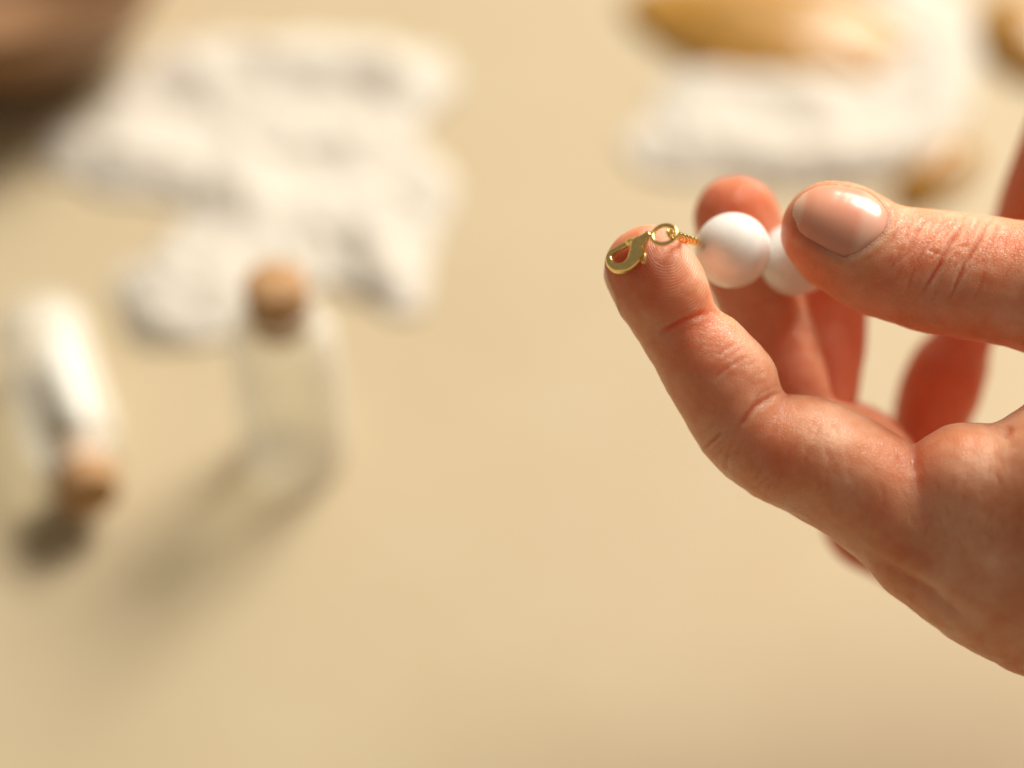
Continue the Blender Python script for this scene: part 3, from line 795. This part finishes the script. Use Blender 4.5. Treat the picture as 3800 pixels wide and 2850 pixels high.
def cloth(ells, bumps, label, seed, step=9):
    """crumpled cloth lying on the table: outline = union of ellipses, folds = rounded ridges plus crumple (positions from photo pixels on the table)"""
    E = np.array(ells, float); B = np.array(bumps, float)
    x0, x1 = (E[:, 0] - E[:, 2]).min() - 120, (E[:, 0] + E[:, 2]).max() + 120; y0, y1 = (E[:, 1] - E[:, 2]).min() - 120, (E[:, 1] + E[:, 2]).max() + 120
    X, Y = np.meshgrid(np.arange(x0, x1, step), np.arange(y0, y1, step), indexing='ij'); d = np.full(X.shape, -9.0)
    for (cx, cy_, a, b, rot) in ells:
        c, s_ = math.cos(math.radians(rot)), math.sin(math.radians(rot)); u = (X - cx) * c + (Y - cy_) * s_; v = -(X - cx) * s_ + (Y - cy_) * c
        e = 1 - np.sqrt((u / a) ** 2 + (v / b) ** 2); h = np.maximum(.35 - np.abs(d - e), 0) / .35; d = np.maximum(d, e) + h * h * .0875
    nz = np.array([[mnoise.noise((x * .0065 + seed, y * .0085, 1.3)) * .22 + mnoise.noise((x * .018, y * .022 + seed, 4.1)) * .08 for y in Y[0]] for x in X[:, 0]])
    d = d + nz + .10
    hg = np.zeros(X.shape)
    for (cx, cy_, sx, sy_, rot, amp) in bumps:
        c, s_ = math.cos(math.radians(rot)), math.sin(math.radians(rot)); u = (X - cx) * c + (Y - cy_) * s_; v = -(X - cx) * s_ + (Y - cy_) * c
        hg += amp * np.exp(-(u / sx) ** 2 - (v / sy_) ** 2)
    cr = np.array([[1 - abs(mnoise.noise((x * .0052 + seed * 2, y * .0075, 9.7))) * 2.2 + .5 * (1 - abs(mnoise.noise((x * .011, y * .016 + seed, 2.2))) * 2.4) for y in Y[0]] for x in X[:, 0]])
    ed = np.clip(d / .42, 0, 1); ed = ed * ed * (3 - 2 * ed)
    H = .0006 + ed * (np.maximum(hg, 0) * .36 + .0010 * np.clip(cr, -.2, 2) + .0012)
    keep = d > 0; idx = -np.ones(X.shape, int); Vt, F = [], []
    cellk = keep[:-1, :-1] & keep[1:, :-1] & keep[1:, 1:] & keep[:-1, 1:]
    for i, j in np.argwhere(cellk):
        q = []
        for (p, r_) in ((i, j + 1), (i + 1, j + 1), (i + 1, j), (i, j)):
            if idx[p, r_] < 0: idx[p, r_] = len(Vt); w = table(X[p, r_], Y[p, r_]); Vt.append(Vector((w.x, w.y, max(H[p, r_], .0006))))
            q.append(idx[p, r_])
        F.append(tuple(q))
    o = mesh_obj('crumpled_cloth', Vt, F, M['cloth']); rebase(o, sum(Vt, Vector()) / len(Vt) * Vector((1, 1, 0)) if False else Vector((sum(v.x for v in Vt) / len(Vt), sum(v.y for v in Vt) / len(Vt), 0)))
    md = o.modifiers.new('thickness', 'SOLIDIFY'); md.thickness = .0004; md.offset = 1
    return tag(o, label, 'cloth')

cloth([(1060, 320, 560, 170, 0), (720, 590, 500, 160, 3), (1150, 520, 380, 160, 0), (930, 750, 200, 190, 0), (740, 1050, 290, 200, -30), (1150, 760, 300, 150, 0), (1000, 930, 220, 160, 0), (1380, 900, 260, 190, 60), (1500, 780, 230, 120, -35)],
      [(1050, 250, 480, 55, 6, .011), (1460, 300, 150, 80, 30, .010), (740, 310, 160, 60, 10, .008), (500, 600, 240, 60, 12, .009), (1200, 560, 200, 45, -8, .008),
       (930, 740, 120, 90, 30, .014), (660, 1120, 120, 170, 35, .010), (850, 1010, 80, 150, 30, .007), (1400, 960, 70, 170, -20, .010), (1580, 720, 200, 55, -35, .010), (1200, 850, 90, 90, 0, .006)],
      'crumpled white cloth spread behind the two corked vials', 3)
cloth([(2950, 560, 560, 120, 0), (3420, 300, 190, 330, 12), (2740, 400, 280, 140, 5), (3030, 430, 220, 150, 0), (3370, 40, 190, 110, 20)],
      [(2620, 530, 260, 55, 4, .008), (3150, 590, 300, 55, -4, .010), (3020, 410, 120, 70, 10, .011), (3330, 80, 160, 70, 30, .009), (3470, 400, 70, 220, 10, .008), (2720, 330, 170, 60, -8, .006)],
      'crumpled white cloth with amber pieces lying around it', 8)
shell('amber_piece', table(2880, 120), .0470, .0270, .0075, -15, 'long honey brown amber piece lying behind the crumpled white cloth', M['amber'], 6, rough=.7, cat='amber')
shell('amber_piece', table(3470, 665), .0190, .0080, .0065, 46, 'small amber chip at the edge of the crumpled cloth', M['amber'], 7, rough=.8, cat='amber')
shell('amber_piece', table(3810, 150), 0.0154, 0.0234, 0.0074, 10, 'broad amber lump lying apart from the crumpled cloth', M['amber'], 8, rough=.8, cat='amber')

wb = empty('wooden_bowl', table(30, 110), 'dark brown turned wooden bowl beside a crumpled cloth', 'bowl')
lathe('bowl_body', [(.030, 0), (.036, .003), (.050, .016), (.0585, .030), (.060, .040), (.0575, .0405), (.054, .030), (.044, .014), (.028, .008), (.001, .007)], M['wood'], wb, 80)

# rolled paper inside the lying vial
M['paper'] = m_simple('white_paper', (.86, .85, .82), .7, .03, 60)
pts = []
V_, F_ = [], []; nt = 90; Lp = .042
for i in range(nt + 1):
    t = i / nt * 2 * math.pi * 2.6; r = .0027 + .0006 * t / (2 * math.pi)
    for zq in (0, Lp): V_.append((r * math.cos(t), r * math.sin(t), zq))
for i in range(nt): F_.append((2 * i, 2 * i + 2, 2 * i + 3, 2 * i + 1))
pr = mesh_obj('paper_roll', V_, F_, M['paper']); sm = pr.modifiers.new('t', 'SOLIDIFY'); sm.thickness = .0002
tag(pr, 'rolled slip of white paper inside the lying glass vial', 'paper')
pr.rotation_euler = vb.rotation_euler; pr.location = vb.location + dv * .0040 + Vector((.0036, .0008, -.0051))

# ================================================================== SECOND HAND, reaching in behind, with added light-blocking bulk out of view
f2 = [Chain([(3785, 930, -62, 112), (3825, 780, -60, 126), (3912, 560, -57, 134), (4050, 330, -52, 190), (4300, 80, -47, 400), (4480, -280, -46, 460), (5100, -620, -50, 430), (5900, -900, -52, 480)]),
      Chain([(4150, 800, -58, 130), (4180, 600, -54, 150), (4290, 330, -48, 260), (4330, 60, -47, 420)]),
      Chain([(3900, -470, -42, 400), (4120, -350, -45, 400), (4330, -150, -46, 440)])]  # unseen lobe and enlarged palm, added to keep light off the rear fingers
def hand2(p):
    d = f2[0](p)
    for c in f2[1:]: d = smin(d, c(p), 2.5)
    return d
lo_ = np.min([c.lo for c in f2], 0) + 7; hi_ = np.max([c.hi for c in f2], 0) - 7
V, Q = polygonise(hand2, axis([(lo_[0], 130, .9), (130, hi_[0], 2.5)]), np.arange(lo_[1], hi_[1], .9), np.arange(lo_[2], hi_[2], .9))
V = smooth_mesh(V, Q, 2)
z0 = np.zeros(len(V))
h2 = mesh_obj('hand', verts2w(V), Q, M['skin'], attrs=dict(whorl=z0, pad=z0, flush_and_glow=z0 + .35, crease=z0))
tag(h2, 'blurred finger of a second hand reaching down behind the thumb, with unseen bulk added to block light', 'hand'); rebase(h2, cm2w(cm(4400, -100, -46)))
